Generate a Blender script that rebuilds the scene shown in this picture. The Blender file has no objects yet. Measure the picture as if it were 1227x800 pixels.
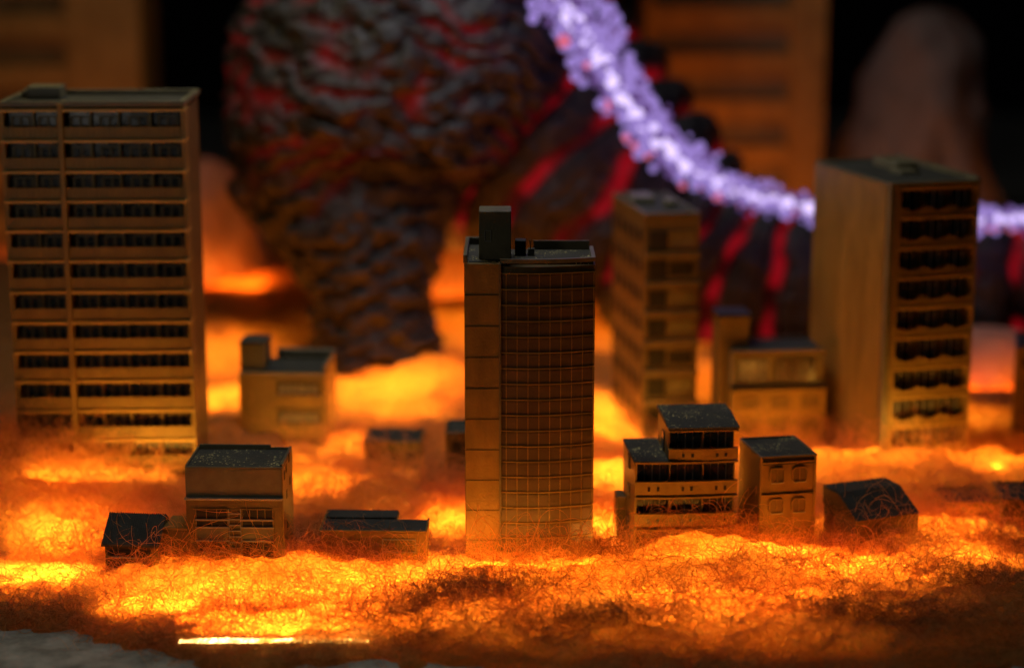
import bpy, math, random
import numpy as np
from mathutils import Vector, Matrix
random.seed(7); rng = np.random.default_rng(7)
S = bpy.context.scene; COL = S.collection
# ------------------------------------------------------------------ camera: 1 unit = 10 cm of a table-top diorama
F = 2320.0; PITCH = math.radians(12.6); H = 3.60; CX, CY = 613.5, 400.0
cp, sp = math.cos(PITCH), math.sin(PITCH)
def ray(px, py):
    u = (px-CX)/F; v = (CY-py)/F
    return Vector((u, cp+v*sp, -sp+v*cp))
def at(px, py, Y):
    d = ray(px, py); return Vector((0, 0, H)) + d*(Y/d.y)
def gr(px, py, z=0.0):
    d = ray(px, py); return Vector((0, 0, H)) + d*((z-H)/d.z)
def proj(p):
    q = Vector(p)-Vector((0, 0, H)); zc = q.y*cp - q.z*sp; yc = q.y*sp + q.z*cp
    return CX+F*q.x/zc, CY-F*yc/zc
def along(C, yaw, px2, back=False):
    """length t so that C + t*u projects to column px2 (u = front direction, or the depth direction)"""
    u = Vector((-math.sin(yaw), math.cos(yaw), 0)) if back else Vector((math.cos(yaw), math.sin(yaw), 0))
    lo, hi = -0.2, 6.0
    if back:
        s = proj(C+u*0.5)[0]-proj(C)[0]
    for _ in range(60):
        m = (lo+hi)/2; x = proj(C+u*m)[0]
        if back and s < 0: c = x > px2
        else: c = x < px2
        if c: lo = m
        else: hi = m
    return (lo+hi)/2
cam = bpy.data.cameras.new('camera'); co = bpy.data.objects.new('camera', cam); COL.objects.link(co)
co.location = (0, 0, H); co.rotation_euler = (math.pi/2-PITCH, 0, 0)
cam.lens = F/1227*36; cam.sensor_width = 36; cam.clip_start = 0.05; cam.clip_end = 200
cam.dof.use_dof = True; cam.dof.focus_distance = 10.15; cam.dof.aperture_fstop = cam.lens/1000/0.22
cam.dof.aperture_blades = 0
S.camera = co
S.view_settings.view_transform = 'Standard'; S.view_settings.look = 'None'; S.view_settings.exposure = 0; S.view_settings.gamma = 1
S.render.resolution_x = 1024; S.render.resolution_y = 667
w = bpy.data.worlds.new('World'); S.world = w; w.use_nodes = True
w.node_tree.nodes['Background'].inputs[0].default_value = (0.35, 0.38, 0.5, 1)
w.node_tree.nodes['Background'].inputs[1].default_value = 0.004
# ------------------------------------------------------------------ noise
def vnoise(x, y, z, seed=0):
    x = np.asarray(x, float); y = np.asarray(y, float)+0*x; z = np.asarray(z, float)+0*x
    xi, yi, zi = np.floor(x).astype(np.int64), np.floor(y).astype(np.int64), np.floor(z).astype(np.int64)
    fx, fy, fz = x-xi, y-yi, z-zi
    fx, fy, fz = [f*f*(3-2*f) for f in (fx, fy, fz)]
    def h(a, b, c):
        n = (a*374761393 + b*668265263 + c*2147483647 + seed*974634777) & 0xffffffff
        n = ((n ^ (n >> 13))*1274126177) & 0xffffffff
        n = ((n ^ (n >> 15))*2246822519) & 0xffffffff
        return ((n ^ (n >> 16)) & 0xffffff)/float(0xffffff)
    r = 0
    for dx in (0, 1):
        for dy in (0, 1):
            for dz in (0, 1):
                wt = (fx if dx else 1-fx)*(fy if dy else 1-fy)*(fz if dz else 1-fz)
                r = r+wt*h(xi+dx, yi+dy, zi+dz)
    return r
def fbm(x, y, z, o=4, seed=0):
    a = 0.5; r = 0; t = 0
    for i in range(o):
        r = r+a*vnoise(x*2**i, y*2**i, np.asarray(z)*2**i, seed+i*17); t += a; a *= .5
    return r/t
# ------------------------------------------------------------------ materials
def newmat(name):
    m = bpy.data.materials.new(name); m.use_nodes = True; n = m.node_tree; n.nodes.clear()
    o = n.nodes.new('ShaderNodeOutputMaterial'); return m, n, o
def N(n, t, **kw):
    k = n.nodes.new(t)
    for a, b in kw.items(): setattr(k, a, b)
    return k
def pmat(name, c1, c2, rough=0.55, scale=6, bump=0.15, bscale=60, spec=0.4, speck=None, streak=False, metal=0.0):
    m, n, o = newmat(name); L = n.links
    b = N(n, 'ShaderNodeBsdfPrincipled'); L.new(b.outputs[0], o.inputs[0])
    b.inputs['Roughness'].default_value = rough; b.inputs['Specular IOR Level'].default_value = spec
    b.inputs['Metallic'].default_value = metal
    tc = N(n, 'ShaderNodeTexCoord'); mp = N(n, 'ShaderNodeMapping'); L.new(tc.outputs['Object'], mp.inputs[0])
    if streak: mp.inputs['Scale'].default_value = (1.5, 1.5, .7)
    nz = N(n, 'ShaderNodeTexNoise'); nz.inputs['Scale'].default_value = scale; nz.inputs['Detail'].default_value = 7; nz.inputs['Roughness'].default_value = .65
    L.new(mp.outputs[0], nz.inputs['Vector'])
    cr = N(n, 'ShaderNodeValToRGB'); L.new(nz.outputs[0], cr.inputs[0])
    cr.color_ramp.elements[0].position = .32; cr.color_ramp.elements[1].position = .68
    cr.color_ramp.elements[0].color = (*c1, 1); cr.color_ramp.elements[1].color = (*c2, 1)
    out = cr.outputs[0]
    if speck:
        n2 = N(n, 'ShaderNodeTexNoise'); n2.inputs['Scale'].default_value = 75; n2.inputs['Detail'].default_value = 3
        L.new(tc.outputs['Object'], n2.inputs['Vector'])
        n3 = N(n, 'ShaderNodeTexNoise'); n3.inputs['Scale'].default_value = 7
        L.new(tc.outputs['Object'], n3.inputs['Vector'])
        ad = N(n, 'ShaderNodeMath', operation='MULTIPLY_ADD'); L.new(n3.outputs[0], ad.inputs[0]); ad.inputs[1].default_value = .45; L.new(n2.outputs[0], ad.inputs[2])
        r2 = N(n, 'ShaderNodeValToRGB'); L.new(ad.outputs[0], r2.inputs[0])
        r2.color_ramp.elements[0].position = .86; r2.color_ramp.elements[1].position = .92
        mx = N(n, 'ShaderNodeMixRGB'); L.new(r2.outputs[0], mx.inputs[0]); L.new(out, mx.inputs[1]); mx.inputs[2].default_value = (*speck, 1)
        out = mx.outputs[0]
    L.new(out, b.inputs['Base Color'])
    if bump:
        nb = N(n, 'ShaderNodeTexNoise'); nb.inputs['Scale'].default_value = bscale; nb.inputs['Detail'].default_value = 5
        L.new(tc.outputs['Object'], nb.inputs['Vector'])
        bp = N(n, 'ShaderNodeBump'); bp.inputs['Strength'].default_value = bump; bp.inputs['Distance'].default_value = .01
        L.new(nb.outputs[0], bp.inputs['Height']); L.new(bp.outputs[0], b.inputs['Normal'])
        rr = N(n, 'ShaderNodeMapRange'); L.new(nz.outputs[0], rr.inputs[0]); rr.inputs[3].default_value = rough-.15; rr.inputs[4].default_value = min(1, rough+.15)
        L.new(rr.outputs[0], b.inputs['Roughness'])
    return m
PLAS = pmat('tan_plastic', (.145, .092, .018), (.24, .155, .032), .42, 5, .3, 90, .5, streak=True, metal=.25)
PLAD = pmat('brown_plastic', (.07, .045, .011), (.13, .085, .021), .42, 5, .3, 90, .5, streak=True, metal=.25)
PLAG = pmat('olive_plastic', (.07, .062, .032), (.13, .112, .055), .42, 6, .2, 90, .5)
DARK = pmat('dark_recess', (.008, .007, .006), (.02, .018, .014), .5, 14, .1, 70, .2)
GLAS = pmat('smoked_glass', (.012, .013, .014), (.03, .03, .03), .18, 9, .05, 30, .7)
FRAM = pmat('frame_plastic', (.32, .21, .042), (.46, .30, .07), .4, 5, .2, 90, .5, metal=.2)
PANE = pmat('bronze_pane', (.045, .028, .012), (.085, .053, .022), .35, 5, .2, 90, .5)
ROOF = pmat('dusty_roof', (.020, .020, .015), (.045, .044, .032), .66, 9, .5, 60, .25, speck=(.55, .48, .2))
ROOP = pmat('dark_roof', (.018, .018, .014), (.045, .044, .034), .68, 9, .4, 70, .22)
GREY = pmat('grey_trim', (.16, .155, .13), (.26, .25, .21), .4, 12, .2, 80, .5)
GROUND = pmat('weathered_board', (.09, .088, .075), (.34, .33, .29), .85, 5, 1.0, 12, .2)
STEEL = pmat('lamp_housing', (.2, .15, .1), (.3, .22, .14), .5, 12, .2, 80, .5)
def emat(name, col, st, vary=None):
    m, n, o = newmat(name); e = N(n, 'ShaderNodeEmission'); e.inputs[0].default_value = (*col, 1); e.inputs[1].default_value = st
    n.links.new(e.outputs[0], o.inputs[0])
    if vary:
        tc = N(n, 'ShaderNodeTexCoord'); nz = N(n, 'ShaderNodeTexNoise'); nz.inputs['Scale'].default_value = vary
        n.links.new(tc.outputs['Object'], nz.inputs['Vector'])
        mr = N(n, 'ShaderNodeMapRange'); n.links.new(nz.outputs[0], mr.inputs[0]); mr.inputs[1].default_value = .3; mr.inputs[2].default_value = .7
        mr.inputs[3].default_value = st*.35; mr.inputs[4].default_value = st*1.7; n.links.new(mr.outputs[0], e.inputs[1])
    return m
def woolmat(name, ct, cd, holes=(0.40, 0.56), scale=16, maxhole=.8, thick=True):
    m, n, o = newmat(name); L = n.links
    tc = N(n, 'ShaderNodeTexCoord')
    big = N(n, 'ShaderNodeTexNoise'); big.inputs['Scale'].default_value = 2.2; big.inputs['Detail'].default_value = 4; L.new(tc.outputs['Object'], big.inputs['Vector'])
    # crinkled fibre cells: warped voronoi edges
    wn = N(n, 'ShaderNodeTexNoise'); wn.inputs['Scale'].default_value = 14; wn.inputs['Detail'].default_value = 3; L.new(tc.outputs['Object'], wn.inputs['Vector'])
    wm = N(n, 'ShaderNodeMixRGB', blend_type='ADD'); wm.inputs[0].default_value = .09; L.new(tc.outputs['Object'], wm.inputs[1]); L.new(wn.outputs['Color'], wm.inputs[2])
    vo = N(n, 'ShaderNodeTexVoronoi', feature='DISTANCE_TO_EDGE'); vo.inputs['Scale'].default_value = scale; L.new(wm.outputs[0], vo.inputs['Vector'])
    fn = N(n, 'ShaderNodeTexNoise'); fn.inputs['Scale'].default_value = scale*1.3; fn.inputs['Detail'].default_value = 6; fn.inputs['Roughness'].default_value = .7; L.new(wm.outputs[0], fn.inputs['Vector'])
    # density 0..1
    a = N(n, 'ShaderNodeMath', operation='MULTIPLY'); L.new(vo.outputs[0], a.inputs[0]); a.inputs[1].default_value = 1.3
    s = N(n, 'ShaderNodeMath', operation='SUBTRACT'); s.inputs[0].default_value = .62; L.new(a.outputs[0], s.inputs[1])
    d = N(n, 'ShaderNodeMath', operation='MULTIPLY_ADD'); L.new(fn.outputs[0], d.inputs[0]); d.inputs[1].default_value = .75; L.new(s.outputs[0], d.inputs[2])
    d2 = N(n, 'ShaderNodeMath', operation='MULTIPLY_ADD'); L.new(big.outputs[0], d2.inputs[0]); d2.inputs[1].default_value = 1.9; L.new(d.outputs[0], d2.inputs[2])
    # d2 about .6..1.9
    dn = N(n, 'ShaderNodeMapRange'); L.new(d2.outputs[0], dn.inputs[0]); dn.inputs[1].default_value = 1.35; dn.inputs[2].default_value = 2.4
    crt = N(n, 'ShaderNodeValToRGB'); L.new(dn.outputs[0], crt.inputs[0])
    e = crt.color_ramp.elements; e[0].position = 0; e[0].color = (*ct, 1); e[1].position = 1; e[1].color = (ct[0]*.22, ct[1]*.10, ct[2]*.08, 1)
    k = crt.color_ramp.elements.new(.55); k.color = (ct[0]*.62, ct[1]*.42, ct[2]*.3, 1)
    tr = N(n, 'ShaderNodeBsdfTranslucent'); L.new(crt.outputs[0], tr.inputs[0])
    df = N(n, 'ShaderNodeBsdfDiffuse'); df.inputs[0].default_value = (*cd, 1)
    mx = N(n, 'ShaderNodeMixShader'); mx.inputs[0].default_value = .35; L.new(tr.outputs[0], mx.inputs[1]); L.new(df.outputs[0], mx.inputs[2])
    tp = N(n, 'ShaderNodeBsdfTransparent'); tp.inputs[0].default_value = (1, .75, .4, 1)
    hr = N(n, 'ShaderNodeMapRange'); L.new(dn.outputs[0], hr.inputs[0]); hr.inputs[1].default_value = .10; hr.inputs[2].default_value = .5
    hr.inputs[3].default_value = maxhole; hr.inputs[4].default_value = .04
    m2 = N(n, 'ShaderNodeMixShader'); L.new(hr.outputs[0], m2.inputs[0]); L.new(mx.outputs[0], m2.inputs[1]); L.new(tp.outputs[0], m2.inputs[2])
    bp = N(n, 'ShaderNodeBump'); bp.inputs['Strength'].default_value = .8; bp.inputs['Distance'].default_value = .03; L.new(d.outputs[0], bp.inputs['Height'])
    L.new(bp.outputs[0], tr.inputs['Normal']); L.new(bp.outputs[0], df.inputs['Normal'])
    L.new(m2.outputs[0], o.inputs[0]); return m
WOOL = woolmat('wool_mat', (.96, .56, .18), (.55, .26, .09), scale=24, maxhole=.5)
m, n, o = newmat('wool_strand')
tr = N(n, 'ShaderNodeBsdfTranslucent'); tr.inputs[0].default_value = (.8, .4, .13, 1)
df = N(n, 'ShaderNodeBsdfDiffuse'); df.inputs[0].default_value = (.62, .33, .13, 1)
mx = N(n, 'ShaderNodeMixShader'); mx.inputs[0].default_value = .5
n.links.new(tr.outputs[0], mx.inputs[1]); n.links.new(df.outputs[0], mx.inputs[2]); n.links.new(mx.outputs[0], o.inputs[0])
STRAND = m
m, n, o = newmat('brown_strand')
df = N(n, 'ShaderNodeBsdfDiffuse'); df.inputs[0].default_value = (.30, .13, .05, 1); n.links.new(df.outputs[0], o.inputs[0]); BROWN = m
# ------------------------------------------------------------------ mesh helpers
def tag(o, label=None, cat=None, group=None, kind=None):
    if label: o['label'] = label
    if cat: o['category'] = cat
    if group: o['group'] = group
    if kind: o['kind'] = kind
    return o
class MB:
    def __init__(s): s.v = []; s.f = []
    def box(s, x0, x1, y0, y1, z0, z1):
        i = len(s.v); s.v += [(x0,y0,z0),(x1,y0,z0),(x1,y1,z0),(x0,y1,z0),(x0,y0,z1),(x1,y0,z1),(x1,y1,z1),(x0,y1,z1)]
        s.f += [(i,i+3,i+2,i+1),(i+4,i+5,i+6,i+7),(i,i+1,i+5,i+4),(i+1,i+2,i+6,i+5),(i+2,i+3,i+7,i+6),(i+3,i,i+4,i+7)]
        return s
    def prism(s, prof, a0, a1, axis='x'):
        """prof: list of (p,q); extruded along axis. x: (y,z); y: (x,z); z: (x,y)"""
        i = len(s.v); k = len(prof)
        for a in (a0, a1):
            for p, q in prof:
                s.v.append({'x': (a, p, q), 'y': (p, a, q), 'z': (p, q, a)}[axis])
        s.f.append(tuple(range(i, i+k))[::-1]); s.f.append(tuple(range(i+k, i+2*k)))
        for j in range(k):
            a, b = i+j, i+(j+1) % k; s.f.append((a, b, b+k, a+k))
        return s
    def build(s, name, mat, parent=None, bevel=0.0, smooth=False, extra=()):
        me = bpy.data.meshes.new(name); me.from_pydata(s.v, [], s.f); me.validate()
        import bmesh
        b = bmesh.new(); b.from_mesh(me); bmesh.ops.recalc_face_normals(b, faces=b.faces)
        if bevel: bmesh.ops.bevel(b, geom=list(b.edges), offset=bevel, segments=1, affect='EDGES', clamp_overlap=True)
        b.to_mesh(me); b.free()
        me.materials.append(mat)
        for mm in extra: me.materials.append(mm)
        if smooth: me.polygons.foreach_set('use_smooth', [True]*len(me.polygons))
        o = bpy.data.objects.new(name, me); COL.objects.link(o)
        if parent: o.parent = parent
        return o
def bx(name, mat, parent, *d, bevel=.003):
    return MB().box(*d).build(name, mat, parent, bevel)
def empty(name, loc, yaw, label, cat, group=None):
    o = bpy.data.objects.new(name, None); COL.objects.link(o); o.location = loc; o.rotation_euler = (0, 0, yaw); o.empty_display_size = .1
    return tag(o, label, cat, group)
R = math.radians
def place(px, py, Y, yaw, px2, pxb=None, depth=None):
    """near top-front-LEFT corner seen at (px,py) at distance Y -> base location, height, width, depth"""
    C = at(px, py, Y); wdt = along(C, yaw, px2)
    if pxb is not None: depth = along(C, yaw, pxb, True)
    return Vector((C.x, C.y, 0)), C.z, wdt, depth
def zat(loc, py):   # height at which a point over loc shows at row py
    return at(CX+(loc.x/loc.y)*F*0, py, loc.y).z
def rrect(x0, x1, z0, z1, r, k=4):
    pts = []
    for cx, cz, a0 in ((x1-r, z0+r, -90), (x1-r, z1-r, 0), (x0+r, z1-r, 90), (x0+r, z0+r, 180)):
        for i in range(k+1):
            a = R(a0+90*i/k); pts.append((cx+r*math.cos(a), cz+r*math.sin(a)))
    return pts
def ring(mb, outer, inner, y0, y1):
    """frame between two equal-length outlines in x-z"""
    k = len(outer); i = len(mb.v)
    for y in (y0, y1):
        mb.v += [(p, y, q) for p, q in outer]+[(p, y, q) for p, q in inner]
    for j in range(k):
        j2 = (j+1) % k; a = i+j; b = i+j2; c = i+k+j; d = i+k+j2; t = 2*k
        mb.f += [(a, b, d, c), (a+t, c+t, d+t, b+t), (a, a+t, b+t, b), (c, d, d+t, c+t)]
# ================================================================== LEFT TOWER (apartment block with balconies)
def left_tower():
    yaw = R(2.0); loc, hz, W, _ = place(1, 128, 11.1, yaw, 218); D = .72
    t = empty('apartment_tower', loc, yaw, 'tall tan apartment tower with rows of balconies at the left edge, tops out highest', 'building')
    sc = [zat(loc, y) for y in (132,169,206,241.5,277,313,350,386.5,422,457,492.5,528,562,596)]
    # shell
    mb = MB()
    mb.box(0, W, .13, D, 0, hz-.02)
    mb.build('wall', PLAD, t, .004)
    xm = W*.325
    mb = MB(); mb.box(-.012, .012, 0, .14, 0, hz); mb.build('pier', PLAS, t, .002)
    mb = MB(); mb.box(xm-.014, xm+.014, -.03, .14, 0, hz+.02); mb.build('pier', PLAS, t, .002)
    mb = MB(); mb.box(W-.012, W+.012, 0, .14, 0, hz); mb.build('pier', PLAS, t, .002)
    for i, z in enumerate(sc):
        MB().box(-.013, W+.013, -.012, .14, z-.012, z+.006).build('floor_slab', FRAM, t, .002)
    for i in range(len(sc)-1):
        z1, z0 = sc[i]-.012, sc[i+1]+.006; h = z1-z0
        for a, b, nb in ((.012, xm-.012, 5), (xm+.012, W-.012, 11)):
            p = MB(); p.box(a, b, .0, .018, z0+.006, z0+h*.46)
            for k in range(nb*2):
                x = a+(b-a)*(k+.5)/(nb*2); p.box(x-.006, x+.006, -.006, .004, z0+.010, z0+h*.46+.002)
            p.build('balcony', PLAS, t, .0015)
            g = MB().box(a, b, .10, .128, z0, z1).build('window', GLAS, t)
            fm = MB(); n_ = 2 if nb == 5 else 4
            for k in range(n_):
                xa = a+(b-a)*(k+.18)/n_; xb = a+(b-a)*(k+.82)/n_
                for x in (xa, (xa+xb)/2, xb): fm.box(x-.007, x+.007, .088, .102, z0, z0+h*.78)
                fm.box(xa, xb, .09, .1, z0+h*.74, z0+h*.8)
            fm.build('frame', PLAD, g)
            if nb == 11:
                for fr in (.22, .46, .73): MB().box(a+(b-a)*fr-.005, a+(b-a)*fr+.005, .06, .1, z0, z1).build('partition', PLAS, t)
            else:
                MB().box(a+(b-a)*.5-.005, a+(b-a)*.5+.005, .06, .1, z0, z1).build('partition', PLAS, t)
    # roof
    rf = MB().box(.0, W, 0, D, hz-.018, hz-.002).build('roof', ROOP, t)
    p = MB(); p.box(-.013, W+.013, -.012, .012, hz, hz+.03); p.box(W-.02, W+.013, .012, D, hz, hz+.03); p.box(-.013, .012, .012, D, hz, hz+.03); p.box(.012, W-.02, D-.03, D, hz, hz+.03)
    p.build('parapet', PLAG, t, .003)
    MB().box(.06, .26, .42, .6, hz, hz+.075).box(.02, .16, .5, .66, hz, hz+.05).build('rooftop_unit', PLAG, t, .006)
    for x in (xm+.03, xm+.33): MB().box(x, x+.25, .04, .08, hz, hz+.022).build('skylight', GREY, t, .003)
left_tower()
# ================================================================== CENTRE TOWER (curved grid facade)
def centre_tower():
    yaw = 0; loc, hz, W, _ = place(556, 315, 10.0, yaw, 714); D = .56
    t = empty('office_tower', loc, yaw, 'tall bronze tower with curved gridded facade and plain side panel, photo centre', 'building')
    xl = W*.272
    # curved grid wall plan: from (xl,0) bulging forward then receding to (W, .06)
    def plan(u): # u in 0..1 -> x,y
        x = xl+(W-xl)*u; y = .055*u*u - .02*math.sin(math.pi*u)
        return x, y
    K = 40
    outline = [plan(k/K) for k in range(K+1)]+[(W, D*.72), (xl, D*.72)]
    MB().prism(outline, 0, hz-.02, 'z').build('wall', PLAD, t)
    c = MB().box(0, xl-.001, -.012, D, 0, hz).build('side_panel', PLAS, t, .004)
    for k in range(1, 10):
        z = hz-.0-k*.169
        if z > .05: MB().box(.004, xl-.006, -.0145, -.010, z-.0015, z+.0015).build('panel_joint', DARK, c)
    MB().box(xl-.006, xl+.006, -.022, 0, 0, hz).build('corner_strip', PLAG, t, .002)
    # storeys
    ys = [327+20.0*i for i in range(0, 19)]
    zs = [hz-.055-.0855*i for i in range(0, 20)]
    cols = [0, .065]+[.065+.115*i for i in range(1, 9)]; cols = [min(c_, 1) for c_ in cols]
    def strip(mb, u0, u1, z0, z1, off, off2):
        nn = max(1, int((u1-u0)*40)); i = len(mb.v)
        for k in range(nn+1):
            u = u0+(u1-u0)*k/nn; x, y = plan(u)
            mb.v += [(x, y-off, z0), (x, y-off, z1), (x, y-off2, z0), (x, y-off2, z1)]
        for k in range(nn):
            a = i+4*k; b = a+4
            mb.f += [(a, b, b+1, a+1), (a+1, b+1, b+3, a+3), (a, a+2, b+2, b)]
        mb.f += [(i, i+1, i+3, i+2), (i+4*nn, i+4*nn+2, i+4*nn+3, i+4*nn+1)]
    for i in range(len(zs)-1):
        if zs[i+1] < -.02: break
        z1, z0 = zs[i], zs[i+1]
        b = MB()
        jit = [random.uniform(-.0012, .0012) for _ in cols]
        for k in range(len(cols)-1):
            strip(b, cols[k]+.008, cols[k+1]-.008, z0+.008, z1-.012, .005+jit[k], 0)
        band = b.build('window_band', PANE, t)
        l = MB(); strip(l, 0, 1, z1-.001, z1+.002, .011, 0)
        for k in cols[1:]:
            x, y = plan(k); l.box(x-.0012, x+.0012, y-.008, y, z0+.003, z1-.002)
        l.build('frame', FRAM, band)
    # roof
    MB().box(.01, xl, .01, D-.01, hz, hz+.004).box(xl, W-.01, .065, D*.7, hz-.02, hz+.003).build('roof', ROOF, t)
    p = MB(); p.box(-.004, .016, -.014, D, hz+.001, hz+.045); p.box(.016, xl, D-.018, D, hz+.001, hz+.045)
    p.build('parapet', PLAG, t, .003)
    p = MB(); nn = 20
    for k in range(nn):
        x0, y0 = plan(k/nn); x1, y1 = plan((k+1)/nn); p.prism([(x0, y0-.012), (x1, y1-.012), (x1, y1+.012), (x0, y0+.012)], hz-.0, hz+.022, 'z')
    p.box(W-.02, W+.001, .06, D*.72, hz, hz+.02); p.box(xl+.18, W-.02, D*.7, D*.72+.002, hz, hz+.05)
    p.build('parapet', PLAG, t)
    x0, x1 = .077, .247
    sh = MB().box(x0, x1, .08, .26, hz+.002, hz+.262).build('stair_shed', PLAG, t, .004)
    q = MB(); ring(q, [(x0+.03, hz+.1), (x0+.065, hz+.1), (x0+.065, hz+.16), (x0+.03, hz+.16)], [(x0+.033, hz+.103), (x0+.062, hz+.103), (x0+.062, hz+.157), (x0+.033, hz+.157)], .075, .081)
    q.build('door', GREY, sh)
    MB().box(x1+.02, x1+.08, .2, .27, hz+.002, hz+.085).build('vent_box', DARK, t, .004)
    MB().box(x1+.10, x1+.106, .2, .206, hz, hz+.09).box(x1+.09, x1+.125, .19, .225, hz, hz+.04).build('vent_pipe', ROOF, t)
centre_tower()
# ================================================================== RIGHT TOWER (scalloped balconies)
def right_tower():
    yaw = R(15.5); loc, hz, W, D = place(1068, 223, 11.6, yaw, 1175, pxb=977)
    D = min(D, 1.1)
    t = empty('apartment_tower', loc, yaw, 'tall tan apartment tower on the right with broad blank side wall and scalloped balconies', 'building')
    MB().box(0, W, .11, D, 0, hz-.005).build('wall', PLAD, t, .004)
    MB().box(-.004, .0, .05, D, 0, hz-.004).build('side_panel', PLAS, t)
    for a, b, m_ in ((0, .035, PLAG), (.04, .075, PLAS), (W-.02, W, PLAS)):
        MB().box(a, b, .0, .115, 0, hz).build('pier', m_, t, .003)
    rows = (226, 261.5, 298, 334, 370, 406, 443, 478, 513, 546, 580)
    sc = [zat(loc, y) for y in rows]
    a, b = .075, W-.02
    for i in range(len(sc)):
        MB().box(a, b, -.008, .115, sc[i]-.014, sc[i]).build('floor_slab', FRAM, t, .002)
        if i == len(sc)-1: break
        z1, z0 = sc[i]-.014, sc[i+1]; h = z1-z0
        pr = [(a, z0)]; 
        pts = []
        for k in range(37):
            u = k/36; 
            seg = u*3; f = seg-int(min(seg, 2.999)); pts.append((a+(b-a)*u, z0+h*(.40-.17*math.sin(math.pi*min(1, max(0, f))))))
        p = MB().prism([(b, z0)]+pts[::-1]+[(a, z0)], 0, .016, 'y'); p.build('balcony', PLAS, t)
        g = MB().box(a, b, .085, .108, z0, z1).build('window', GLAS, t)
        fm = MB()
        for k in range(3):
            for q_ in (.2, .5, .8):
                x = a+(b-a)*(k+q_)/3; fm.box(x-.004, x+.004, .078, .086, z0, z0+h*.8)
        fm.build('frame', GREY, g)
        MB().box(a+(b-a)/3-.004, a+(b-a)/3+.004, .06, .085, z0, z1).build('partition', PLAD, t); MB().box(a+2*(b-a)/3-.004, a+2*(b-a)/3+.004, .06, .085, z0, z1).build('partition', PLAD, t)
    MB().box(.02, W-.02, .02, D-.02, hz-.004, hz+.006).build('roof', ROOP, t)
    p = MB(); p.box(-.002, W+.002, -.01, .018, hz, hz+.02); p.box(W-.016, W+.002, .018, D, hz, hz+.035); p.box(-.002, .016, .018, D, hz, hz+.012); p.box(.016, W-.016, D-.016, D, hz, hz+.02)
    p.build('parapet', PLAG, t, .003)
    MB().box(W*.5, W*.78, D*.5, D*.8, hz, hz+.06).box(W*.42, W*.66, D*.35, D*.5, hz, hz+.03).build('rooftop_unit', PLAG, t, .01)
right_tower()
# ================================================================== MID TOWER behind, right of centre
def mid_tower():
    yaw = R(10); loc, hz, W, D = place(774, 260, 12.4, yaw, 840, pxb=731)
    D = min(D, .95)
    t = empty('office_tower', loc, yaw, 'slim brown blurred tower with one dark square window per storey, behind the centre tower', 'building')
    MB().box(0, W, .02, D, 0, hz).build('wall', PLAD, t, .004)
    rows = [272+35.3*i for i in range(9)]
    for i in range(8):
        z1 = zat(loc, rows[i]+6); z0 = zat(loc, rows[i]+27)
        zt = zat(loc, rows[i]+31)
        MB().box(.0, W, -.008, .024, zt-.05, zt).build('floor_slab', PLAD, t, .003)
        MB().box(W*.08, W*.40, .006, .024, z0, z1).build('window', DARK, t)
        f = MB(); ring(f, [(W*.42, z0), (W*.93, z0), (W*.93, z1), (W*.42, z1)], [(W*.45, z0+.015), (W*.90, z0+.015), (W*.90, z1-.015), (W*.45, z1-.015)], .004, .024)
        g = MB().box(W*.45, W*.90, .014, .0245, z0+.015, z1-.015).build('window', DARK if i % 3 == 1 else PLAG, t)
        f.build('frame', PLAD, g)
        for k in range(5):
            y = D*(.12+.18*k); ww = MB().box(-.006, .01, y, y+D*.09, z0+.02, z1-.01).build('window', DARK, t)
    MB().box(.02, W-.02, .04, D-.02, hz, hz+.004).build('roof', ROOP, t)
    p = MB(); p.box(0, W, .015, .035, hz+.001, hz+.02); p.box(W-.015, W, .035, D, hz, hz+.02); p.box(0, .015, .035, D, hz, hz+.02); p.box(.015, W-.015, D-.016, D, hz, hz+.02); p.build('parapet', PLAG, t)
    MB().box(W*.1, W*.55, D*.55, D*.8, hz, hz+.05).box(W*.62, W*.8, D*.35, D*.5, hz, hz+.05).build('rooftop_unit', PLAG, t, .01)
mid_tower()
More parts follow.
